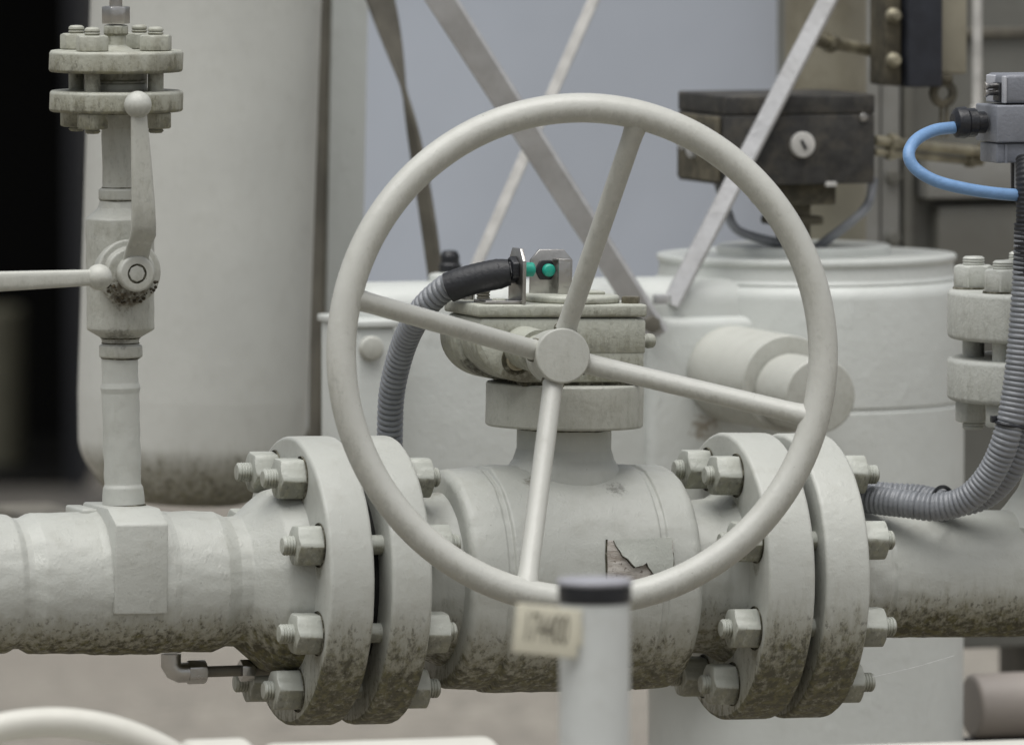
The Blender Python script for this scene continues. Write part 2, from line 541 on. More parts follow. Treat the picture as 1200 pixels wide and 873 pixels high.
g2 = MB().add(box(x0, at(160, 600, Y).x, Y - 1.5, Y - .07, -.02, .004)).build('pavement', plain('dark_paving', (.055, .05, .042), .8, var=.3, scale=3))  # darker strip of ground between the shed and the gravel
tag(g2, 'dark paving in front of the black shed', 'pavement', kind='structure')
p = at(-6, 580, Y + .5)
dr = thing('steel_drum', (p.x, p.y, 0.012), 'blurred olive drum standing inside the dark shed', 'drum')
sd0 = S(Y + .5)
MB().add(lathe([(.012, 0), (.012, 36 * sd0), (190 * sd0, 36 * sd0, .01), (190 * sd0, 0)], 48, 'z'), T(p.x, p.y, 0)).build('shell', plain('olive_drum_paint', (.10, .095, .065), .7), dr)

# far blue-grey storage tank
Y = 8.0
c = at(632, 500, Y + .5)
rt = 298 * S(Y)
bt = thing('storage_tank', (c.x, c.y, 0), 'large plain blue-grey round tank filling the blurred background', 'tank')
MB().add(lathe([(0, 0), (0, rt), (2.6, rt, .05), (2.75, 0)], 128, 'z'), T(c.x, c.y, 0)).build('shell', M_bluetank, bt)
MB().add(lathe([(.0, rt + .012), (.06, rt + .012), (.06, rt - .01)], 128, 'z'), T(c.x, c.y, 0)).build('base_ring', M_galvd, bt)

# left knock-out tank with dished bottom
Y = 1.15
s_ = S(Y)
c = at(222, 592, Y)
kt = thing('hanging_tank', (c.x, c.y, c.z), 'tall pale cylindrical tank with rounded mossy bottom behind the left riser', 'tank')
lean = RY(R(2.0))
MB().add(lathe([(0, 0), (3, 60), (14, 98, 30), (58, 132, 60), (128, 135, 60), (1200, 135, 20), (1220, 0)], 128, 'z', n=10, sub=40), T(*c) @ lean @ Matrix.Diagonal((s_, s_, s_, 1))).build('shell', M_tank, kt)
# square post right of the tank
Y = 1.35
s_ = S(Y)
p = at(378, 600, Y)
lp = thing('support_post', p, 'square pale steel post between the left tank and the handwheel', 'post')
MB().add(box(0, 45, 0, 46, -60, 900, 2), T(*p) @ RY(R(1.1)) @ frame(Vector((0, 0, 0)), s_, UPR)).build('column', M_vessel, lp)
MB().add(box(-5, -.6, 1, 46, -58, 898, 1), T(*p) @ RY(R(1.1)) @ frame(Vector((0, 0, 0)), s_, UPR)).build('edge_plate', M_edge, lp)  # darker brown plate covering the post's left side
MB().add(box(-10, 55, -10, 56, -66, -58, 1), frame(p, s_, UPR)).build('base_plate', M_galvd, lp)
Y = 1.9
s_ = S(Y)
p = at(372, 470, Y)
ph = thing('pump_casing', (p.x, p.y, 0), 'white rounded casing glimpsed in the slit between tank and square post', 'casing')
MB().add(box(-25, 25, 0, 50, -40, 118, 12), frame(p, s_, UPR)).build('shell', M_post, ph)
MB().add(hexnut(9, 10), frame(p, s_, UPR) @ T(-8, -10, 72) @ RZ(R(90))).build('bolt', M_galvd, ph)
MB().add(box(-12, 12, 10, 40, -175, -38, 2), frame(p, s_, UPR)).build('pedestal', M_galvd, ph)

# big filter vessel behind the valve
Y = 1.0
s_ = S(Y)
c = at(945, 360, Y)
fv = thing('filter_vessel', (c.x, c.y, 0), 'large pale vertical vessel with stepped round lid behind the right flanges', 'vessel')
def zz(py, Y=1.0): return at(945, py, Y).z
def hz(py): return (zz(py) - 0) / s_
MF = frame(Vector((c.x, c.y, 0)), s_, UPR)
MB().add(lathe([(0, 0), (0, 185), (hz(473), 185), (hz(471), 183), (hz(468), 183), (hz(466), 185), (hz(325), 185, 20), (hz(324), 150)], 128, 'z'), MF).build('shell', M_vessel, fv)
MB().add(lathe([(hz(334), 150), (hz(326), 178, 2), (hz(321), 174, 4), (hz(306), 172, 4), (hz(303), 175.5, 2), (hz(297), 175.5, 2), (hz(297), 60)], 128, 'z'), MF).build('lid', M_vessel, fv)
MB().add(lathe([(hz(299), 60), (hz(299), 102, 3), (hz(286), 102, 3), (hz(286), 0)], 96, 'z'), MF @ T(-4, 0, 0)).build('cover_disc', M_vessel, fv)
NF = frame(at(924, 450, .70), S(.70), UPR)
MB().add(lathe([(260, 20), (260, 57), (0, 57, 2), (0, 30)], 80, 'y'), NF).build('nozzle', M_hub, fv)
MB().add(lathe([(4, 36), (4, 39), (-4, 39), (-4, 43, 1.5), (-108, 43, 2), (-108, 0)], 64, 'y'), NF @ T(0, 0, -7)).build('nozzle_plug', M_hub, fv)

# housing joined to the vessel on the left
p = at(770, 600, 1.0)
hf = frame(p, S(1.0), UPR)
hsg = thing('valve_housing', p, 'pale round-cornered housing with black vent cap behind the gearbox', 'housing')
hh = (at(770, 310, 1.0).z - p.z) / S(1.0)
MB().add(box(-424, 200, -186, -70, 0, hh - 8, 30, 6), hf).build('body', M_vessel, hsg)
MB().add(box(-80, 204, -198, 100, -150, hh - 50, 12, 4), hf).build('joint_block', M_vessel, hsg)
MB().add(box(-470, 40, 0, 80, -120, -70, 3), hf).add(box(-470, -380, 78, 1250, -118, -72, 3), hf).add(box(-200, -140, -150, 70, -72, 4, 2), hf).build('skid_beam', M_galvd, hsg)
MB().add(box(-442, -398, -230, -90, -10, hh - 52, 3), hf).add(box(-446, -394, -235, -88, hh - 52, hh - 44, 2), hf).build('side_cover', M_vessel, hsg)
MB().add(lathe([(0, 14), (-10, 14, 3), (-12, 0)], 32, 'y'), hf @ T(-428, -230, hh - 75)).build('cover_bolt', M_hub, hsg)
vz = hh
MB().add(lathe([(0, 24), (10, 24, 3), (12, 14)], 40, 'z'), hf @ T(-293, -112, vz - 10)).build('vent_base', M_vessel, hsg)
MB().add(lathe([(0, 13), (10, 13), (12, 11), (20, 11, 2), (26, 8, 2), (27, 0)], 32, 'z'), hf @ T(-293, -112, vz + 1)).build('vent_cap', M_plk, hsg)

# diagonal flat bars
def bar(name, a, b, Y0, Y1, wd, th, up0, up1, mat, label, wd1=None, n=24, bend=None):
    p0, p1 = at(*a, Y0), at(*b, Y1)
    o = MB().add(flatbar(p0, p1, wd * U, th * U, Vector(up0), Vector(up1), n, wd1 * U if wd1 else None, bend)).build(name, mat, loc=p1)
    return tag(o, label, 'brace', 'flat steel braces behind the handwheel')
bar('brace_bar', (421, -150), (771, 394), .80, .81, 40, 9, (1, -.25, .55), (1, -.55, .6), M_galv, 'wide grey flat bar slanting down right behind the handwheel', 34)
bar('brace_bar', (762, -150), (546, 339), 1.25, 1.1, 15, 6, (1, .2, .4), (1, .2, .4), M_knob, 'thin pale bar slanting down left, crossing behind the wide grey bar')
bar('brace_bar', (1048, -150), (786, 357), .9, .84, 25, 8, (1, -.2, .3), (1, -.2, .3), M_galv, 'pale flat bar crossing in front of the dark box')
bar('brace_bar', (405, -130), (512, 335), 1.15, 1.1, 46, 6, (1, -.05, .1), (-1, .9, .0), M_galvd, 'twisted brown grey flat strip nearest the square post', 26, 40, Vector((.012, 0, 0)))
q = at(763, 380, .80)
tag(MB().add(hexnut(10, 9), T(*q) @ RZ(R(-72))  @ Matrix.Diagonal((U, U, U, 1))).build('hex_bolt', M_galvd, loc=q), 'bolt at the lower end of the wide grey flat bar beside the gearbox', 'bolt')
q = at(776, 356, .82)
tag(MB().add(hexnut(11, 12), T(*q) @ RY(R(-90)) @ Matrix.Diagonal((U, U, U, 1))).build('hex_bolt', M_galv, loc=q), 'small bolt on the housing at the foot of the bar crossing the dark box', 'bolt')

# ------------------------------------------------------------------ instruments top right
Y = 1.12
s_ = S(Y)
p = at(967, 292, Y)
cl = thing('standpipe', p, 'beige vertical pipe standing on the vessel lid behind the dark box', 'pipe')
MB().add(lathe([(0, 0), (0, 60), (6, 60, 2), (6, 48), (520, 48), (520, 0)], 64, 'z'), frame(p, s_, UPR)).build('tube', M_beige, cl)

Y = .86
s_ = S(Y)
p = at(850, 218, Y)
bx = thing('control_box', p, 'dark grimy rectangular instrument box with a white screw knob', 'box')
m = frame(p, s_, UPR)
MB().add(box(0, 187, 0, 165, 0, 82, 2.5), m).build('housing', M_dbox, bx)
MB().add(box(-.3, 187.3, -.3, 165.3, 82.3, 105, 2.5), m).build('lid', M_dbox, bx)
MB().add(box(-5, -.5, 12, 155, 4, 80, 2), m).build('side_plate', M_dside, bx)
kb = MB().add(lathe([(0, 15), (-7, 15, 2), (-7, 0)], 40, 'y'), m @ T(95, 0, 47)).build('knob', M_knob, bx)
MB().add(box(-1.6, 1.6, -9, -6.5, -6, 6), m @ T(95, 0, 47) @ RY(R(-28))).build('slot', M_plk, kb)
MB().add(lathe([(0, 5), (-3, 5, 1), (-3, 0)], 20, 'y'), m @ T(172, 0, 78)).build('screw', M_steel, bx)
MB().add(box(125, 138, -4, 3, -3, 3, 1), m).build('latch', M_knob, bx)
for z_, yy in ((45, 60), (38, 95), (46, 125)):
    MB().add(lathe([(0, 9), (-7, 9, 2), (-10, 5), (-10, 0)], 24, 'x'), m @ T(-4, yy, z_)).build('terminal', M_galv, bx)
MB().add(box(72, 150, 30, 110, -26, 0, 3), m).add(box(96, 126, 50, 90, -72, -24, 3), m).add(box(78, 140, 45, 95, -50, -40, 3), m).build('bracket', M_dside, bx)
for (ax, bx_, cx_), lab in (((842, 215, 0), (868, 272, 0), (925, 288, 0)), 'grey flexible hose hanging in a loop under the left of the dark box'), (((1024, 210, 0), (1000, 258, 0), (958, 290, 0)), 'grey flexible hose curving under the right of the dark box'):
    pts = [at(ax[0], ax[1], .95), at((ax[0] + bx_[0]) / 2 - (3 if ax[0] < 900 else -6), (ax[1] + bx_[1]) / 2 + 4, .93), at(*bx_[:2], .92), at(*cx_[:2], .95)]
    tag(MB().add(sweep(pts, lambda s: (5.2 + .7 * math.sin(s / U * 1.6)) * U * 1.1, 16, 1.0 * U)).build('flexible_hose', M_cond, loc=pts[0]), lab, 'hose')

Y = 1.0
tb = [((1024, 165), (1168, 180), 6.5, 'upper dull brass tube running right from the dark box'), ((1024, 178), (1150, 190), 5, 'lower dull brass tube running right from the dark box'), ((955, 47), (1066, 68), 7.5, 'brass tube running from behind the slanted bar to the navy block')]
for a, b, r, lab in tb:
    p0, p1 = at(*a, .95), at(*b, 1.05)
    t = thing('brass_tube', p0, lab, 'tube')
    MB().add(sweep([p0, p0.lerp(p1, .5), p1], r * U * 1.1, 20)).build('tube', M_brass, t)
    for kk in (.12, .86):
        q = p0.lerp(p1, kk)
        d = (p1 - p0).normalized()
        MB().add(hexnut(r * 1.6, 14), T(*q) @ d.to_track_quat('X', 'Z').to_matrix().to_4x4() @ Matrix.Diagonal((U, U, U, 1))).build('fitting', M_brass, t)

Y = .95
s_ = S(Y)
p = at(1062, 103, Y)
m = frame(p, s_, UPR)
sv = thing('solenoid_valve', p, 'navy solenoid block with beige body at the top right', 'valve')
MB().add(box(2, 46, 0, 90, 0, 190, 3), m).build('coil', M_navy, sv)
MB().add(box(48, 84, 20, 80, 14, 180, 3), m).build('body', M_beige, sv)
MB().add(box(-20, 0, 15, 70, 2, 190, 3), m).build('bracket', M_dside, sv)
for z_ in (84, 32):
    MB().add(lathe([(0, 9), (-6, 9, 2), (-9, 6), (-16, 6, 2), (-16, 0)], 24, 'y'), m @ T(-12, 14, z_)).build('bolt', M_brass, sv)
MB().add(lathe([(-4, 8), (-4, 17, 2), (4, 17, 2), (4, 8), (-4, 8)], 40, 'y'), m @ T(54, 20, -8)).add(box(44, 64, 12, 30, 5, 14, 2), m).add(box(50, 53, 18, 22, -60, -22), m).add(box(57, 60, 18, 22, -60, -22), m).build('lifting_eye', M_dside, sv)

Y = 1.5
s_ = S(Y)
p = at(1012, 790, Y)
m = frame(Vector((p.x, p.y, 0)), s_, UPR)
def hY(py): return at(1012, py, Y).z / s_
cb = thing('equipment_cabinet', (p.x, p.y, 0), 'grey ribbed equipment cabinet filling the upper right background', 'cabinet')
MB().add(box(0, 330, 60, 300, hY(770), hY(-200), 3), m).build('body', M_panel, cb)
MB().add(box(4, 34, 40, 59, hY(480), hY(-200), 2), m).add(box(38, 62, 46, 59, hY(480), hY(-200), 2), m).build('edge_strip', M_panel2, cb)
MB().add(box(66, 78, 44, 59, hY(480), hY(-200), 2), m).build('rib', M_panel, cb)
MB().add(box(86, 330, 20, 59, hY(236), hY(188), 3), m).build('ledge', M_panel2, cb)
MB().add(box(104, 300, 30, 59, hY(420), hY(245), 3), m).build('lower_box', M_panel, cb)
MB().add(box(140, 330, 52, 59, hY(48), hY(36), 2), m).build('groove_trim', M_galvd, cb)
for x_, y_ in ((52, 210), (52, 282)):
    MB().add(lathe([(46, 9), (38, 9, 2), (38, 0)], 20, 'y'), m @ T(x_, 0, hY(y_))).build('bolt', M_panel, cb)
MB().add(box(20, 50, 80, 280, 0, hY(770), 2), m).add(box(280, 310, 80, 280, 0, hY(770), 2), m).build('stand', M_galvd, cb)
p = at(1145, 126, 1.46)
tag(MB().add(lathe([(-.012, 4 * U), (-.01, 9 * U), (.0, 9 * U), (.001, 5.5 * U * 1.16), (.4, 5.5 * U * 1.16)], 24, 'z'), T(*p)).build('conduit_pipe', M_knob, loc=(p.x, p.y, 0)), 'thin white vertical pipe in front of the grey cabinet', 'pipe')
p = at(1165, 826, 1.15)
tag(MB().add(lathe([(-30, 0), (-30, 38, 6), (500, 38, 6), (500, 0)], 64), frame(p, S(1.15), UPR)).build('buff_pipe', M_pink, loc=p), 'buff horizontal pipe low at the bottom right corner', 'pipe')
p = at(1165, 898, 1.15)
tag(MB().add(lathe([(-40, 0), (-40, 36, 6), (500, 36, 6), (500, 0)], 64), frame(p, S(1.15), UPR)).build('shade_pipe', M_blk, loc=p), 'added black pipe standing for the shade under the buff pipe at the bottom right corner', 'pipe')  # added pipe; its black stands for the shade below the buff pipe

# ------------------------------------------------------------------ main line
# ball valve
bv = thing('ball_valve', L(AS, 0, -133), 'large pale flanged ball valve with big handwheel and mossy underside', 'valve')
aL, aR = a_of(513), a_of(784)
d2a, d2b = a_of(408), a_of(455)
d3a, d3b = a_of(844), a_of(898)
d1a, d1b = a_of(336), a_of(388)
d4a, d4b = a_of(911), a_of(962)
def rim(a0, a1, Rr, inner, face=4):
    return [(a0, inner), (a0, Rr, 5), (a1, Rr, 5), (a1, inner)]
MB().add(lathe([(aL, 70), (aL, 128, 12), (aL + 44, 130, 4), (aL + 46, 128.6, 2), (aL + 52, 128.6, 2), (aL + 54, 133, 4),
                (aR - 54, 133, 4), (aR - 52, 129.6, 2), (aR - 46, 129.6, 2), (aR - 44, 132, 3), (aR, 130, 16), (aR, 70)], 144, jit=1.6, n=7, sub=14), MAIN).build('body', M_body, bv)
MB().add(lathe([(d2b - 8, 84), (d2b + 4, 104, 10), (aL - 22, 92, 12), (aL + 6, 104)], 96, jit=1.5), MAIN).build('end_neck', M_line, bv)
MB().add(lathe([(aR - 6, 97), (aR + 10, 88, 12), (d3a - 16, 92, 12), (d3a + 4, 104)], 96, jit=1.5), MAIN).build('end_neck', M_line, bv)
MB().add(lathe(rim(d2a, d2b, 168, 60), 160, jit=.7, sub=18), MAIN).build('flange', M_line, bv)
MB().add(lathe(rim(d3a, d3b, 169, 60), 160, jit=.7, sub=18, seed=5), MAIN).build('flange', M_line, bv)
MB().add(lathe([(d1b - 2, 118), (d2a + 2, 118)], 72), MAIN).build('gasket', M_gap, bv)
MB().add(lathe([(d3b - 2, 118), (d4a + 2, 118)], 72), MAIN).build('gasket', M_gap, bv)
ST = MAIN @ T(AS, 0, 0)
# bonnet
v, f = lathe([(178, 30), (178, 55, 2), (152, 55.5, 8), (140, 59, 8), (128, 67, 8), (116, 70), (70, 70)], 96, 'z', jit=1.2, n=7, sub=8)
MB().add((v, f), ST).add(lathe([(176 - 2.5, 54.0), (176, 56.8), (176 + 2.5, 54.0)], 64, 'z'), ST, 1).build('bonnet_neck', [M_body, M_grime_shade], bv)
MB().add(lathe([(178.5, 30), (178.5, 91, 3), (181, 92.5, 2), (230, 92.5, 3), (230, 30)], 128, 'z', jit=.8, sub=14), ST).build('mounting_flange', M_collar, bv)
def gprof(x0, x1, z0, z1, rx, rz):
    return [(x1, z1), (x0, z1)] + [(x0 + rx - rx * math.cos(R(t)), z0 + rz - rz * math.sin(R(t))) for t in range(0, 91, 6)] + [(x1, z0)]
gb = MB().add(prism(gprof(-134, 74, 234, 286, 66, 50), -68, -10, 2.5), ST).add(prism(gprof(-138, 70, 233, 286, 60, 50), -5, 54, 2.5), ST).add(prism(gprof(-130, 68, 237, 284, 62, 46), -14, 0), ST, 1).add(box(-129, 74.5, -68.5, 50, 285, 309, 4, 3), ST).add(box(-80, 74.8, -69, -40, 268, 306, 1.5, 2), ST).build('gearbox', [M_gear, M_grime_shade], bv)
MB().add(box(-133, 76, -71, 55, 310.2, 325, 3, 3), ST).build('lid', M_gear, gb)
MB().add(lathe([(325, 20), (325, 56, 2), (334, 56, 4), (334, 0)], 80, 'z'), ST @ T(2, -14, 0)).add(box(18, 40, -24, 8, 333, 338, 1.5), ST).build('cover_plate', M_gear, gb)
MB().add(box(-74, 72, -64, 46, 229, 235.5, 2, 2), ST).build('base_gasket', M_grime_shade, gb)
def bolt_head(x, y, z, h, r, mat, name='bolt', par=gb):
    return MB().add(hexnut(r, h), ST @ T(x, y, z) @ RY(R(-90))).build(name, mat, par)
bolt_head(64, -45, 324, 9, 10, M_brass)
bolt_head(-112, 34, 324, 8, 9, M_steel)
bolt_head(-100, -50, 324, 7, 8, M_gear)
MB().add(thread(0, 22, 8), ST @ T(-96, 20, 324) @ RY(R(-90))).build('stud', M_galvd, gb)
bs = MB().add(hexnut(13, 9), ST @ T(73, -30, 280)).add(lathe([(8, 7), (14, 7, 2), (18, 9, 4), (26, 8, 5), (29, 0)], 32), ST @ T(73, -30, 280)).build('grease_nipple', M_gear, gb)
wh = MB().add(lathe([(-60, 0), (-60, 25, 3), (-74, 25, 4), (-76, 0)], 64, 'y', sub=6), ST @ T(-75, 0, 275)).build('shaft_cover', M_gear, gb)
MB().add(lathe([(0, 13), (-9, 13, 2), (-9, 8), (-5, 8), (-5, 0)], 28, 'y'), ST @ T(-84, -66, 261)).build('plug', M_brass, gb)
MB().add(lathe([(0, 18), (-4, 18, 1), (-4, 0)], 28, 'y'), ST @ T(-84, -66, 261)).build('plug_recess', M_grime_shade, gb)

# handwheel
Hf = at(660, 417, -.162)
Cr = at(683.5, 415, -.245)
nW = (Cr - Hf).normalized()
e1 = Vector((0, 0, 1)).cross(nW).normalized(); e1 = e1 if e1.x > 0 else -e1
e2 = nW.cross(e1).normalized(); e2 = e2 if e2.z > 0 else -e2
kW = S(-.245)
Rw, rw = 288.5 * kW, 17.4 * kW
def torus(c, ex, ey, nn, Rm, rm, ns=192, nr=32):
    v, f = [], []
    for i in range(ns):
        q = 2 * math.pi * i / ns
        d = ex * math.cos(q) + ey * math.sin(q)
        for j in range(nr):
            a = 2 * math.pi * j / nr
            v.append(tuple(c + d * (Rm + rm * math.cos(a)) + nn * (rm * math.sin(a))))
    for i in range(ns):
        for j in range(nr):
            i2, j2 = (i + 1) % ns, (j + 1) % nr
            f.append((i * nr + j, i2 * nr + j, i2 * nr + j2, i * nr + j2))
    return v, f
hw = MB().add(torus(Cr, e1, e2, nW, Rw, rw)).build('handwheel', M_wheel, bv)
hw['label'] = 'big smooth four-spoked pale handwheel'
Hs = Hf - nW * 38 * U
for q in (75.6, 165.9, 255.2, 344.2):
    d = e1 * math.cos(R(q)) + e2 * math.sin(R(q))
    p1 = Cr + d * (Rw - rw * .2)
    Ls = (p1 - Hs).length
    pts = [Hs.lerp(p1, k / 40) for k in range(41)]
    def rr(s, Ls=Ls):
        e = (Ls - s) / U; h = (s / U - 30)
        return (11.6 + 1.8 * math.exp(-max(e - 12, 0) / 6) + 2.0 * math.exp(-max(h, 0) / 6)) * U
    MB().add(sweep(pts, rr, 28)).add(sweep([Hs + (p1 - Hs).normalized() * (33.5 * U), Hs + (p1 - Hs).normalized() * (36.5 * U)], 13.9 * U, 24), None, 1).build('spoke', [M_wheel, M_grime_shade], hw)
qW = nW.to_track_quat('X', 'Z').to_matrix().to_4x4()
HM = T(*Hf) @ qW @ Matrix.Diagonal((U, U, U, 1))
hubo = MB().add(lathe([(0, 0), (0, 32, 2.5), (-66, 31, 3), (-66, 5)], 72), HM).build('hub', M_hub, hw)
sh0, sh1 = Hf - nW * 40 * U, L(AS - 75, -70, 275)
MB().add(sweep([sh0, sh0.lerp(sh1, .5), sh1], 20 * U, 32)).add(sweep([sh0.lerp(sh1, .55), sh0.lerp(sh1, .8), sh1], 25 * U, 32)).build('shaft', M_gear, hw)

# peeled tag patch on the body
RB = 133
def cyl(a, ww, rr):                   # wrap (a, w) onto the front of the body
    ph = math.asin(max(-1, min(1, ww / RB)))
    return (a, -rr * math.cos(ph), rr * math.sin(ph))
def aw(px, py):
    ww = 687 - py
    b_ = math.sqrt(max(0, RB * RB - ww * ww))
    return ((px - .327 * b_ - proj(L(0, 0, 0))[0]) / .945, ww)
def patch(poly, r0, r1, cuts=4, lift=None):
    bm = bmesh.new()
    bm.faces.new([bm.verts.new((*aw(*p), 0)) for p in poly])
    bmesh.ops.triangulate(bm, faces=list(bm.faces))
    bmesh.ops.subdivide_edges(bm, edges=list(bm.edges), cuts=cuts, use_grid_fill=True)
    bmesh.ops.triangulate(bm, faces=list(bm.faces))
    top = {}
    ex = bmesh.ops.extrude_face_region(bm, geom=list(bm.faces))
    tv = set(g for g in ex['geom'] if isinstance(g, bmesh.types.BMVert))
    for q in bm.verts:
        a, ww = q.co.x, q.co.y
        e = lift(a, ww) if lift else 0
        q.co = Vector(cyl(a, ww, (r1 if q in tv else r0) + e))
    return bm_out(bm)
npl = MB().add(patch([(709, 634), (786, 632), (787, 684), (768, 694), (740, 700), (710, 702)], 130.5, 134.6, 5), MAIN).build('nameplate', M_peel, bv)
npl['label'] = 'peeling rectangular tag under cracked paint'
fl0 = [(717, 634.5), (720, 641), (724, 646), (727, 652), (733, 656), (737, 661), (741, 665), (745, 664), (750, 663), (755, 660), (757, 665), (760, 668), (763, 672), (768, 675.5), (777, 674.5), (783, 671), (786, 668), (787, 655), (785, 645), (785, 632)]
a0_, w0_ = aw(740, 668)
M_flake = paint('flake_paint', (.43, .445, .40), dirt=.15, bump=.8)
MB().add(patch(fl0, 135.6, 137.2, 4, lambda a, ww: 5.5 * max(0, 1 - math.hypot(a - a0_, (ww - w0_) * 1.2) / 34)), MAIN).build('paint_flake', M_flake, npl, 50)

crk = [Vector((aw(*p)[0], aw(*p)[1], 0)) for p in fl0[:17]]
MB().add(sweep([MAIN @ Vector(cyl(q.x, q.y, 135.3)) for q in crk], .5 * U, 8)).add(sweep([MAIN @ Vector(cyl(*aw(*p), 134.2)) for p in ((709.5, 633), (709, 650), (710, 668), (710, 690))], 1.2 * U, 8)).add(sweep([MAIN @ Vector(cyl(*aw(*p), 134.2)) for p in ((786.5, 648), (787.5, 660), (786.5, 672), (780, 680), (771, 684))], 1.2 * U, 8)).build('crack_edge', M_grime_shade, npl)

# studs and nuts of the two joints: prototypes at the origin, axis along u
def stud_set(am0, am1, first=[None]):
    """am0/am1 the outer faces of the pair"""
    mid = (am0 + am1) / 2
    half = (am1 - am0) / 2
    for k in range(8):
        ph = R(22.5 + 45 * k)
        c = L(mid, -133 * math.cos(ph), 133 * math.sin(ph))
        jt = random.uniform(-3, 6)
        mb = MB()
        m0 = frame(Vector((0, 0, 0)))
        mb.add(stud(-half - 45 + jt, half + 45 + jt, 11.5, 28, 28), m0)
        for q in range(len(mb.v)): mb.v[q] = mb.v[q] + c
        st = mb.build('stud_bolt', M_nut, bv, loc=c)
        if first[0] is None:
            n0 = MB().add(hexnut(22.5, 31), frame(Vector((0, 0, 0)), U, Matrix.Identity(3))).add(lathe([(-.2, 10), (-.2, 26.5, .8), (1.6, 25.5)], 32), frame(Vector((0, 0, 0)), U, Matrix.Identity(3)), 1)
            nn = MB(); nn.v = [p + c for p in n0.v]; nn.f = n0.f; nn.m = n0.m
            first[0] = nn.build('nut', [M_nut, M_grime_shade], st, 30, loc=c)
            first[0].parent = None
            src = first[0]
        for sgn in (1, -1):
            if first[0].parent is None: o = first[0]
            else:
                o = first[0].copy(); COL.objects.link(o)
            o.parent = st
            o.location = (fu * sgn * (half + .4)) * U
            rot = FR @ Matrix.Rotation(0 if sgn > 0 else math.pi, 3, 'Z') @ Matrix.Rotation(R(random.uniform(-8, 8) + 30), 3, 'X')
            o.rotation_euler = rot.to_euler()
stud_set(d1a, d2b)
stud_set(d3a, d4b)

# left pipe spool
lp = thing('pipe_spool', L(a_of(150), 0, -82), 'pale horizontal pipe with square boss and weld necks at left', 'pipe')
A = a_of
MB().add(lathe([(A(-420), 0), (A(-420), 80), (A(6), 80, 8), (A(14), 75, 4), (A(22), 75, 4), (A(34), 81, 8), (A(100), 82, 4), (A(108), 83.5, 4), (A(182), 83.5, 4), (A(190), 81.5, 4),
                (A(246), 81.5, 8), (A(262), 75, 6), (A(276), 75.5, 6), (d1a - 28, 104, 14), (d1a + 6, 112)], 144, jit=1.3, n=6, sub=10), MAIN).build('pipe', M_pipe, lp)
MB().add(lathe(rim(d1a, d1b, 168, 60), 160, jit=.7, sub=18, seed=9), MAIN).build('flange', M_line, lp)
bA0, bA1 = A(136) - 27, A(198) - 27
prof = [(-86, 74), (-86, -30), (-40, -24), (30, -20), (60, 60), (50, 90), (-50, 90)]
v, f = prism(prof, bA0, bA1, 3)
v = [(y, x, z) for x, y, z in v]
MB().add((v, f), MAIN).build('boss', M_pipe, lp)
MB().add(box(A(92), A(92) + 20, -10, 60, 74, 86, 3), MAIN).build('lug', M_line, lp)
# riser
rp = L(A(143), -2, 84)
rtop = at(140, 415, rp.y)
rdir = (rtop - rp).normalized()
rq = rdir.to_track_quat('Z', 'Y').to_matrix().to_4x4()
RM = T(*rp) @ rq @ Matrix.Diagonal((U, U, U, 1))
hr = (rtop - rp).length / U
MB().add(lathe([(-6, 26), (2, 25, 4), (26, 23.5, 6), (30, 21.5, 4), (hr - 45, 21.5, 3), (hr - 39, 23.2, 3), (hr - 33, 21.5, 3), (hr + 2, 21)], 56, 'z', jit=.9, sub=6), RM).add(lathe([(2, 25), (4.5, 27), (7, 25)], 56, 'z', jit=1.5), RM, 1).build('riser', [M_line, M_grime_shade], lp)
# tube fitting below
tf = thing('tube_fitting', L(A(206), 20, -88), 'small stainless elbow fitting and tube under the left pipe', 'fitting')
pf = L(A(206), 20, 0)
zf = lambda py: at(206, py, pf.y).z
el = [Vector((pf.x, pf.y, zf(752))), Vector((pf.x, pf.y, zf(775)))]
MB().add(lathe([(zf(764), 0), (zf(764), 12.5 * U), (zf(754), 12.5 * U), (zf(754), 0)], 32, 'z'), T(pf.x, pf.y, 0)).build('collar', M_steel, tf)
e0 = Vector((pf.x, pf.y, zf(766))); e3 = e0 + UPR.col[0] * 20 * U + Vector((0, 0, -22 * U))
MB().add(sweep([e0, e0 + Vector((0, 0, -13 * U)), e0 + Vector((0, 0, -19 * U)) + UPR.col[0] * 4 * U, e0 + Vector((0, 0, -22 * U)) + UPR.col[0] * 10 * U, e3 + UPR.col[0] * 4 * U], 12 * U, 28)).build('elbow', M_steel, tf)
MB().add(hexnut(12.5, 22), frame(e3, U, UPR)).build('nut', M_steel, tf)
MB().add(hexnut(11.5, 16), frame(e3, U, UPR) @ T(64, 0, 0)).build('nut', M_steel, tf)
MB().add(lathe([(18, 6.5), (120, 6.5)], 24), frame(e3, U, UPR)).build('tube', M_galvd, tf)

# right tee
tp = thing('pipe_tee', L(A(1180), 0, -75), 'pale pipe tee with algae streaks leaving the right flange pair', 'pipe')
MB().add(lathe(rim(d4a, d4b, 168, 60), 160, jit=.7, sub=18, seed=13), MAIN).build('flange', M_line, tp)
MB().add(lathe([(d4b - 5, 96), (d4b + 8, 92, 10), (d4b + 40, 78, 10), (d4b + 62, 75, 4), (d4b + 66, 73.5, 2), (d4b + 70, 75, 3), (d4b + 420, 76, 4), (d4b + 420, 0)], 128, jit=1.2, sub=10), MAIN).build('run', M_pipe, tp)
aB = A(1258)
TB = MAIN @ T(aB, 0, 0)
v, f = lathe([(20, 104), (58, 102), (78, 84, 30), (100, 68, 30), (135, 56, 20), (170, 52, 10), (192, 66)], 96, 'z', n=8, sub=8)
MB().add((v, f), TB).build('branch', M_line, tp)
pz = at(1258, 445, L(aB, 0, 0).y)
SB = frame(Vector((pz.x, pz.y, 0)), S(pz.y), Matrix.Identity(3))
def hb(py): return at(1258, py, pz.y).z / S(pz.y)
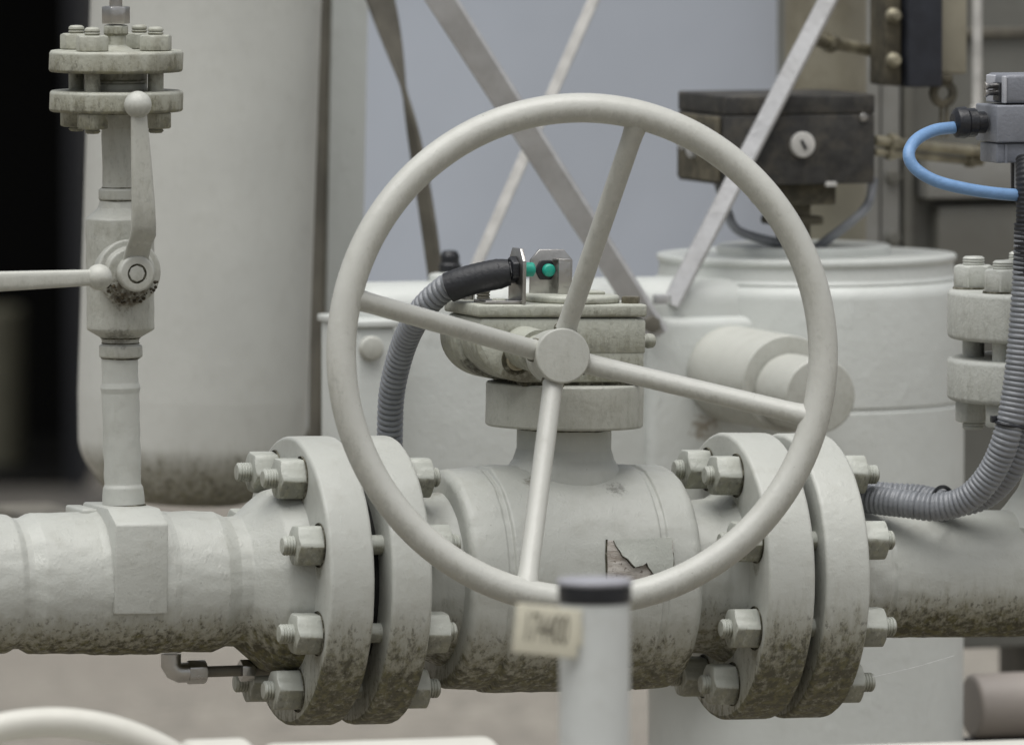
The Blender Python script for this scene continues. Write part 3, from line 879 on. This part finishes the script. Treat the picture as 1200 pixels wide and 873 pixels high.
MB().add(lathe([(hb(468), 40), (hb(468), 148, 6), (hb(418), 148, 6), (hb(418), 40)], 128, 'z', jit=.6, sub=16), SB).build('branch_flange', M_stack, tp)
MB().add(lathe([(hb(420), 78), (hb(396), 78)], 64, 'z'), SB).build('gasket', M_gap, tp)
uf = thing('top_flange', (pz.x, pz.y, hb(396) * S(pz.y)), 'upper round flange of the stack at the right edge, with nuts on top', 'flange')
MB().add(lathe([(hb(396), 40), (hb(396), 148, 6), (hb(339), 148, 6), (hb(339), 70, 20), (hb(300), 56), (hb(180), 56), (hb(180), 0)], 128, 'z', jit=.6, sub=16), SB).build('disc', M_stack, uf)
for (x_, y_) in ((-117, 10), (-86, -78), (-58, 108), (0, -118), (75, -90), (118, 0), (60, 100), (0, 125)):
    c = SB @ Vector((x_, y_, hb(370)))
    m = frame(c, S(pz.y), Matrix.Identity(3)) @ RY(R(-90))
    hh_ = hb(339) - hb(370)
    st = MB().add(stud(-134, hh_ + 38, 13, 18, 16), m).build('stud_bolt', M_stack, uf, loc=c)
    MB().add(hexnut(21, 28), m @ T(hh_, 0, 0) @ RX(R(random.uniform(-20, 20)))).add(lathe([(-.2, 10), (-.2, 25, .8), (2.5, 24)], 32), m @ T(hh_, 0, 0), 1).build('nut', [M_stack, M_grime_shade], st, 30)
    MB().add(hexnut(19, 27), m @ T(-(hb(370) - hb(468)), 0, 0) @ RZ(math.pi) @ RX(R(random.uniform(-20, 20)))).build('nut', [M_stack, M_grime_shade], st, 30)

# ------------------------------------------------------------------ sensor bracket on the gearbox
LIDZ = 325.3
bp = ST @ Vector((-90, -44, LIDZ))
sb = thing('sensor_bracket', bp, 'bent stainless sensor bracket with chamfered upright plate on the gearbox lid', 'bracket')
pl_ = prism([(-26, 0), (26, 0), (26, 50), (14, 64), (-14, 64), (-26, 50)], -2.2, 2.2, .6)
v = [(y, x, z) for x, y, z in pl_[0]]
MB().add((v, pl_[1]), ST @ T(-76, -44, LIDZ)).build('upright_plate', M_steel, sb)
MB().add(box(-122, -74, -66, -22, LIDZ - 325.3 + 325.5, 329, .8), ST).build('foot', M_steel, sb)
tb_ = thing('target_plate', ST @ Vector((-20, 30, 334)), 'stainless plate with chamfered corners standing behind the green sensors', 'bracket')
pl2 = prism([(-26, 0), (26, 0), (26, 47), (15, 59), (-15, 59), (-26, 47)], -2.2, 2.2, .6)
MB().add(pl2, ST @ T(-17, 8, LIDZ + 1)).build('upright_plate', M_steel, tb_)
MB().add(box(-15, 0, -14, -11, 334, 374, .8), ST).add(box(-15, 0, -14, 7, 372.5, 375, .6), ST).build('flag', M_steel, tb_)
SC = ST @ T(-76, -44, LIDZ + 39)
se = thing('proximity_sensor', SC @ Vector((4, 0, 0)), 'small green-tipped sensor poking out of the bent bracket', 'sensor', 'green proximity sensors')
MB().add(lathe([(2, 0), (2, 8.5), (19, 8.5, 3), (21, 5, 2), (21, 0)], 32), SC).build('tip', M_green, se)
MB().add(hexnut(14, 8), SC @ T(-2.4, 0, 0) @ RZ(math.pi)).add(lathe([(-26, 8), (-9, 8)], 24), SC).build('lock_nut', M_plk, se)
SC2 = ST @ T(-25, 5.5, LIDZ + 36)
s2 = thing('proximity_sensor', SC2 @ Vector((0, 0, 0)), 'green-tipped sensor with black hex nut on the chamfered plate', 'sensor', 'green proximity sensors')
MB().add(hexnut(11.5, 5), SC2 @ RZ(R(-90)) @ RX(R(30))).build('lock_nut', M_plk, s2)
MB().add(lathe([(-5, 7.5), (-12, 7.5, 3), (-14, 0)], 32, 'y'), SC2 @ T(2, 0, 0)).build('tip', M_green, s2)

# corrugated conduits
def conduit(pts, r, label, pitch=7.7, grp=None, sleeve=None):
    t = thing('corrugated_conduit', pts[0], label, 'conduit', grp)
    P = catmull(pts, 1.1 * U)
    def rad(s):
        q = (s / U / pitch) % 1
        return (r + (-2.2 + 3.0 * (1 - abs(2 * q - 1) ** 2.6)) * pitch / 8) * U
    MB().add(sweep(P, rad, 28)).build('hose', M_cond, t, 60)
    return t
yb = L(AS, 0, 0).y
c1 = conduit([at(457, 560, .10), at(457, 505, .08), at(460, 455, .06), at(474, 402, .03), at(496, 362, -.01), at(524, 336, -.03), at(536, 331.5, -.035)], 15, 'grey ribbed conduit arching up to the sensor bracket behind the left spoke')
ys_ = (SC @ Vector((0, 0, 0))).y
slp = [at(526, 337, ys_ + .008), at(542, 331, ys_ + .005), at(565, 325, ys_ + .002), at(588, 320.5, ys_), at(598, 319, ys_)]
slv = MB().add(sweep(catmull(slp, 2 * U), lambda s: (17.8 - .12 * math.sin(s / U * .9) - 2.5 * max(0, s / U - 62) / 12) * U, 32)).build('sleeve', M_blk, c1)
MB().add(sweep([at(592, 319.5, ys_), at(598, 319, ys_), at(604, 319, ys_)], 12 * U, 24)).add(lathe([(-3, 9), (-3, 14.5, 1), (4, 14.5, 1), (4, 9)], 6), frame(at(597, 319, ys_), U, UPR)).build('gland', M_plk, c1)

yv = L(A(1100), -50, 0).y
G2 = 'ribbed conduits lying on the right pipe'
front = [at(960, 572, yv + .02), at(1013, 584, yv - .01), at(1060, 590, yv - .03), at(1100, 594, yv - .04), at(1135, 583, yv - .05), at(1162, 553, yv - .06), at(1180, 510, yv - .07), at(1191, 455, yv - .07), at(1198, 390, yv - .07), at(1203, 320, yv - .07), at(1205, 270, yv - .07)]
conduit(front, 16.3, pitch=6.2, label= 'front grey ribbed conduit curving up the right edge from the pipe', grp=G2)
back = [at(960, 570, yv + .06), at(1030, 580, yv + .03), at(1075, 583, yv + .02), at(1115, 590, yv + .0), at(1155, 580, yv - .01), at(1185, 548, yv - .03), at(1204, 500, yv - .04), at(1217, 440, yv - .05), at(1225, 360, yv - .05), at(1228, 280, yv - .05)]
conduit(back, 15.5, pitch=6.2, label= 'rear grey ribbed conduit tied behind the front one at right', grp=G2)
hz_ = [at(1205, 322, yv - .07), at(1206, 270, yv - .07), at(1206, 215, yv - .07), at(1206, 185, yv - .06)]
bh = thing('black_hose', hz_[0], 'black vertical hose sleeve at the right edge under the grey switch box', 'hose')
MB().add(sweep(catmull(hz_, 1.2 * U), lambda s: (15.5 + (2.2 if s < 60 * U else .0) + .5 * math.sin(s / U * 1.2)) * U, 28)).build('sleeve', M_blk, bh)
# cable ties
def tie(pa, pb, r0, r1, label):
    c0, c1_ = pa, pb
    ax = (c1_ - c0)
    ex = ax.normalized()
    return None
def tie_loop(pts, label):
    t = thing('cable_tie', pts[0], label, 'cable tie', 'black cable ties on the conduits')
    P = catmull(pts + [pts[0]], 2 * U)
    MB().add(sweep(P, 2.3 * U, 10)).build('strap', M_plk, t)
    return t
def ring_around(c, tdir, rx, ry, side):
    d = tdir.normalized()
    ex = (side - d * side.dot(d)).normalized(); ey = d.cross(ex)
    return [c + ex * rx * math.cos(q) + ey * ry * math.sin(q) for q in [2 * math.pi * k / 20 for k in range(20)]]
tc = (at(1106, 592, yv - .04) + at(1104, 588, yv + .005)) / 2
sd_ = at(1104, 588, yv + .03) - at(1106, 594, yv - .04)
tie_loop(ring_around(tc, at(1125, 588, yv - .045) - at(1090, 594, yv - .035), 42 * U, 19.5 * U, sd_), 'black cable tie looped round both conduits where they lie on the pipe')
tc = (at(1183, 497, yv - .07) + at(1203, 500, yv - .04)) / 2
sd_ = at(1203, 500, yv - .04) - at(1183, 497, yv - .07)
t2 = tie_loop(ring_around(tc, at(1191, 455, yv - .07) - at(1180, 510, yv - .07), 42 * U, 20 * U, sd_), 'black cable tie round both conduits below the right flange stack')
q = at(1166, 491, yv - .07)
MB().add(box(-5, 5, -4, 4, -4, 4, 1), frame(q, U, UPR)).build('buckle', M_plk, t2)

# ------------------------------------------------------------------ switch box with blue cable
Y = yv - .06
p = at(1157, 168, Y)
m = frame(p, S(Y), UPR)
lb = thing('switch_box', p, 'grey limit switch box with black cable gland at the right edge', 'switch box')
MB().add(box(12, 120, 0, 70, 0, 44, 2.5), m).build('body', M_gbox, lb)
MB().add(box(24, 118, 4, 66, 45.5, 80, 5), m).build('cover', M_gbox, lb)
MB().add(box(20, 27, 12, 34, 48, 70, 1), m).build('recess', M_plk, lb)
MB().add(box(22, 26, 3, 12, 46, 78, 1.5), m).add(box(22, 30, 36, 62, 46, 78, 1.5), m).build('hinge_edge', M_gbox2, lb)
MB().add(box(14, 60, 6, 60, -24, -1, 2), m).add(box(24, 27, 4, 7, -24, -2), m).build('base', M_gbox, lb)
for z_ in (66, 58): MB().add(lathe([(24, 3.5), (10, 3.5), (8, 5), (5, 5), (5, 0)], 16), m @ T(0, 22, z_)).build('screw', M_steel, lb)
MB().add(lathe([(12, 0), (12, 13), (2, 13), (0, 17), (-10, 17, 2), (-12, 19, 2), (-24, 18, 3), (-28, 11, 2), (-28, 0)], 12), m @ T(-4, 30, 23)).build('cable_gland', M_plk, lb)
MB().add(lathe([(-60, 6), (-2, 6)], 16, 'z'), m @ T(48, 30, 0)).build('stem', M_plk, lb)
MB().add(box(44, 80, 0, 40, -55, -14, 2), m).build('clamp', M_gbox2, lb)
MB().add(lathe([(-250, 9), (20, 9)], 24, 'z'), m @ T(100, 40, 0)).build('mounting_post', M_steel, lb)
g0 = m @ Vector((-30, 30, 23))
bl = [g0 + UPR.col[0] * 14 * U, at(1122, 149, g0.y), at(1095, 153, g0.y - .02), at(1074, 164, g0.y - .04), at(1065, 180, g0.y - .055), at(1072, 197, g0.y - .06), at(1096, 212, g0.y - .06), at(1135, 222, g0.y - .05), at(1180, 228, g0.y - .03), at(1235, 230, g0.y - .01)]
tag(MB().add(sweep(catmull(bl, 2 * U), 7.2 * U, 24)).build('blue_cable', M_blue, loc=bl[0]), 'light blue cable bending out of the grey switch box', 'cable')

# ------------------------------------------------------------------ small valve on the riser
vy = rtop.y
vb = thing('small_valve', rtop, 'small pale lever ball valve with bolted flange on top of the left riser', 'valve')
def zs(py): return (at(140, py, vy).z - rtop.z) / U
vx = at(141, 320, vy).x
VM = frame(Vector((vx, vy, rtop.z)), U, UPR)
MB().add(lathe([(zs(420), 20), (zs(418), 25, 2), (zs(405), 25, 2), (zs(403), 21, 2), (zs(396), 22, 2), (zs(386), 39, 4), (zs(256), 40, 4), (zs(244), 26, 4), (zs(235), 23, 2), (zs(233), 24.5, 2), (zs(222), 24.5, 2), (zs(220), 20.5, 2), (zs(150), 21.5, 6), (zs(131), 27)], 72, 'z', jit=.8, sub=7), VM).add(lathe([(zs(419.5) - 1.6, 20.5), (zs(419.5), 23), (zs(419.5) + 1.6, 20.5)], 64, 'z'), VM, 1).add(lathe([(zs(402) - 1.6, 20.0), (zs(402), 22.5), (zs(402) + 1.6, 20.0)], 64, 'z'), VM, 1).add(lathe([(zs(396) - 1.6, 21.0), (zs(396), 23.5), (zs(396) + 1.6, 21.0)], 64, 'z'), VM, 1).add(lathe([(zs(234.5) - 1.6, 21.7), (zs(234.5), 24.2), (zs(234.5) + 1.6, 21.7)], 64, 'z'), VM, 1).add(lathe([(zs(220) - 1.6, 19.3), (zs(220), 21.8), (zs(220) + 1.6, 19.3)], 64, 'z'), VM, 1).add(lathe([(zs(133) - 1.6, 25.0), (zs(133), 27.5), (zs(133) + 1.6, 25.0)], 64, 'z'), VM, 1).build('body', [M_small, M_grime_shade], vb)
bo = MB().add(lathe([(0, 30), (-44, 38, 3), (-50, 38, 3), (-50, 30, 2), (-58, 29, 3), (-58, 0)], 64, 'y', jit=.8, sub=6), VM @ T(-4, 0, zs(317))).build('bonnet', M_small, vb)
mb = MB()
for k in range(60):
    q = R(random.uniform(195, 345)); rr_ = random.uniform(24, 36); r_ = random.uniform(.8, 2.2)
    mb.add(ball((math.cos(q) * rr_ - 4, -random.uniform(46, 62), zs(317) + math.sin(q) * rr_), r_, 8), VM)
mb.build('crud', M_crud, bo)
lv = MB()
lv.add(lathe([(-56, 0), (-56, 21, 2), (-72, 21, 3), (-72, 11.5), (-68, 11.5), (-68, 0)], 48, 'y'), VM @ T(-1, 0, zs(317)))
lv.add(lathe([(-69.2, 0), (-69.2, 12.5), (-68, 12.5)], 32, 'y'), VM @ T(-1, 0, zs(317)), 1)  # dark disc paints the shade in the gap around the stem
lv.add(lathe([(-60, 0), (-60, 9.5), (-71.5, 9.5, 1), (-71.5, 0)], 8, 'y'), VM @ T(-1, 0, zs(317)))
def lev(px0, pxw, y_, t): return None
rowsp = [(-1, 15, -60, 12, zs(312)), (0, 15, -64, 12, zs(297)), (0, 14.5, -76, 12, zs(284)), (0, 15, -92, 11, zs(272)), (-1, 14.5, -98, 10, zs(259)), (-2, 13.5, -99, 10, zs(230)), (-4.5, 11.5, -100, 10, zs(180)), (-7, 9.5, -101, 10, zs(139)), (-8, 9, -101, 10, zs(116))]
v, f = [], []
for (cx, hw_, by, th, z_) in rowsp:
    for k in range(16):
        q = 2 * math.pi * (k + .5) / 16
        ce, se_ = math.cos(q), math.sin(q)
        ex = math.copysign(abs(ce) ** .55, ce); ey = math.copysign(abs(se_) ** .55, se_)
        v.append((cx + hw_ * ex, by + th / 2 * ey, z_))
for i in range(len(rowsp) - 1):
    for k in range(16): f.append((i * 16 + k, i * 16 + (k + 1) % 16, (i + 1) * 16 + (k + 1) % 16, (i + 1) * 16 + k))
f.append(tuple(range(16))); f.append(tuple(range(len(v) - 1, len(v) - 17, -1)))
lv.add((v, f), VM)
lvo = lv.build('lever', [M_hub, M_grime_shade], vb, 45)
MB().add(ball((-8.5, -101, zs(119)), 15.8), VM).build('ball_end', M_hub, lvo)
fx = at(136, 100, vy).x
FM = frame(Vector((fx, vy, rtop.z)), U, Matrix.Identity(3))
MB().add(lathe([(zs(131), 20), (zs(131), 77, 4), (zs(106), 77, 4), (zs(106), 20)], 96, 'z', jit=1.4, sub=10), FM).build('lower_flange', M_smallfl, vb)
MB().add(lathe([(zs(108), 36), (zs(104), 36, 1), (zs(98), 35, 2), (zs(97), 31), (zs(95), 31), (zs(94), 35, 2), (zs(84), 35)], 64, 'z'), FM).build('spigot', M_smallfl, vb)
bfl = MB().add(lathe([(zs(84.5), 20), (zs(84.5), 77, 4), (zs(59), 77, 4), (zs(59), 22), (zs(54), 12, 3), (zs(42), 11.5), (zs(40), 14, 2), (zs(30), 14, 2), (zs(29), 8)], 96, 'z', jit=1.4, sub=10, seed=4), FM).build('blind_flange', M_smallfl, vb)
MB().add(hexnut(14.5, 20, cham=.3), FM @ T(0, 0, zs(28)) @ RY(R(-90)) @ RX(R(12))).build('hex_fitting', M_steel, bfl)
MB().add(lathe([(zs(10), 7.5), (zs(-120), 7.5)], 24, 'z'), FM).build('impulse_tube', M_steel, bfl)
for q in (28.5, 118.5, 208.5, 298.5):
    xx, yy = 53 * math.cos(R(q)), -53 * math.sin(R(q))
    m = FM @ T(xx, yy, 0) @ RY(R(-90))
    st = MB().add(stud(zs(155), zs(31), 9.2, 8, 11), m).build('stud_bolt', M_smallfl, vb)
    MB().add(hexnut(17, 18), m @ T(zs(58.6), 0, 0) @ RX(R(random.uniform(-25, 25)))).build('nut', M_smallfl, st, 30)
    MB().add(hexnut(17, 18), m @ T(zs(131.5), 0, 0) @ RZ(math.pi) @ RX(R(random.uniform(-25, 25)))).build('nut', M_smallfl, st, 30)

# lever reaching in from the left
ly = vy - .085
p = at(116, 325, ly)
m = frame(p, S(ly), UPR)
le = thing('valve_lever', p, 'horizontal pale lever with ball end reaching in from the left edge', 'lever')
v, f = [], []
secs = [(-3, 9.5, 7), (-16, 9.5, 7), (-60, 10.5, 7), (-130, 12, 7), (-420, 13, 7)]
for x_, h_, t_ in secs:
    for k in range(16):
        q = 2 * math.pi * (k + .5) / 16
        ce, se_ = math.cos(q), math.sin(q)
        v.append((x_, math.copysign(abs(ce) ** .55, ce) * t_, math.copysign(abs(se_) ** .55, se_) * h_ + x_ * .022))
for i in range(len(secs) - 1):
    for k in range(16): f.append((i * 16 + k, i * 16 + (k + 1) % 16, (i + 1) * 16 + (k + 1) % 16, (i + 1) * 16 + k))
f.append(tuple(range(16))); f.append(tuple(range(len(v) - 1, len(v) - 17, -1)))
MB().add((v, f), m).build('arm', M_hub, le, 45)
MB().add(ball((0, 0, 0), 15.5), m).build('ball_end', M_hub, le)

# ------------------------------------------------------------------ foreground
Y = -1.55
k_ = S(Y)
p = at(697, 700, Y)
mp = thing('marker_post', (p.x, p.y, 0), 'blurred pale round post with black cap and cream number tag in front', 'post')
m = frame(Vector((p.x, p.y, 0)), k_, UPR)
h_ = p.z / k_
MB().add(lathe([(0, 0), (0, 41.5), (h_, 41.5), (h_, 30)], 64, 'z'), m).build('tube', M_post, mp)
MB().add(lathe([(h_ - 6, 41.7), (h_ - 4, 43, 1), (h_ + 15, 43.5, 2), (h_ + 15, 30)], 64, 'z'), m).build('cap', M_plk, mp)
MB().add(lathe([(h_ + 15.2, 30), (h_ + 15.2, 45, 3), (h_ + 22, 45, 5), (h_ + 24, 0)], 64, 'z'), m).build('cap_top_sheen', M_cap, mp)
tm = frame(at(641, 739, Y - .03), k_, Matrix.Rotation(R(10), 3, 'Z')) @ RY(R(6.5))
tg = MB().add(box(-39, 39, -2, 2, -29, 29, 1.5), tm).add(box(20, 62, 2, 8, -14, 14, 1), tm).build('number_tag', M_tag, mp)
tg['label'] = 'cream plate with a row of dark digits'
cu = bpy.data.curves.new('t', 'FONT'); cu.body = '174400'; cu.size = 1; cu.align_x = 'CENTER'; cu.align_y = 'CENTER'; cu.extrude = .02
to = bpy.data.objects.new('t', cu); COL.objects.link(to)
bpy.context.view_layer.update()
me = bpy.data.meshes.new_from_object(to)
vv = [tuple(q.co) for q in me.vertices]; ff = [tuple(q.vertices) for q in me.polygons]
bpy.data.objects.remove(to)
xs = [q[0] for q in vv]; ys = [q[1] for q in vv]
kx, ky = 50 / (max(xs) - min(xs)), 34 / (max(ys) - min(ys))
mx, my = (max(xs) + min(xs)) / 2, (max(ys) + min(ys)) / 2
MB().add(([((a - mx) * kx, -2.6 - c_ * 8, (b - my) * ky + 3) for a, b, c_ in vv], ff), tm).build('lettering', M_ink, tg)

Y = -1.05
k_ = S(Y)
fc = at(60, 828 + 300, Y)
hw2 = thing('handwheel', fc, 'blurred pale handwheel rim rising into the bottom left corner', 'handwheel')
nn = Vector((.21, -.97, .09)).normalized(); ex = Vector((0, 0, 1)).cross(nn).normalized(); ex = ex if ex.x > 0 else -ex
ey = nn.cross(ex); ey = ey if ey.z > 0 else -ey
MB().add(torus(fc, ex, ey, nn, 283 * k_, 17.5 * k_)).build('rim', M_fore, hw2)
for q in (40, 130, 220, 310):
    d = ex * math.cos(R(q)) + ey * math.sin(R(q))
    MB().add(sweep([fc - nn * 90 * k_, fc + d * 280 * k_], 11.5 * k_, 20)).build('spoke', M_fore, hw2)
MB().add(lathe([(10, 0), (10, 32, 3), (-80, 32, 3), (-80, 0)], 48), T(*(fc - nn * 90 * k_)) @ nn.to_track_quat('X', 'Z').to_matrix().to_4x4() @ Matrix.Diagonal((k_, k_, k_, 1))).build('hub', M_fore, hw2)
p = at(455, 952, -.95)
k_ = S(-.95)
pv = thing('lower_valve', p, 'blurred tops of another pale valve along the bottom edge', 'valve')
m = frame(p, k_, UPR)
MB().add(lathe([(-150, 0), (-150, 86, 12), (130, 86, 12), (130, 0)], 96), m).build('body', M_fore, pv)
MB().add(lathe([(-250, 0), (-250, 94, 10), (-172, 94, 10), (-172, 60), (-140, 60)], 96), m).build('flange', M_fore, pv)
MB().add(lathe([(-1600, 60), (-240, 60)], 64), m).add(lathe([(120, 60), (1300, 60)], 64), m).build('pipe', M_fore, pv)
# spider silk
a, b = at(1022, 793, -.02), at(1118, 768, .05)
tag(MB().add(sweep([a.lerp(b, i / 10) + Vector((0, 0, -.001 * math.sin(math.pi * i / 10))) for i in range(11)], .00016, 6)).build('spider_thread', M_web, loc=a), 'single thread of spider silk below the right pipe', 'thread')
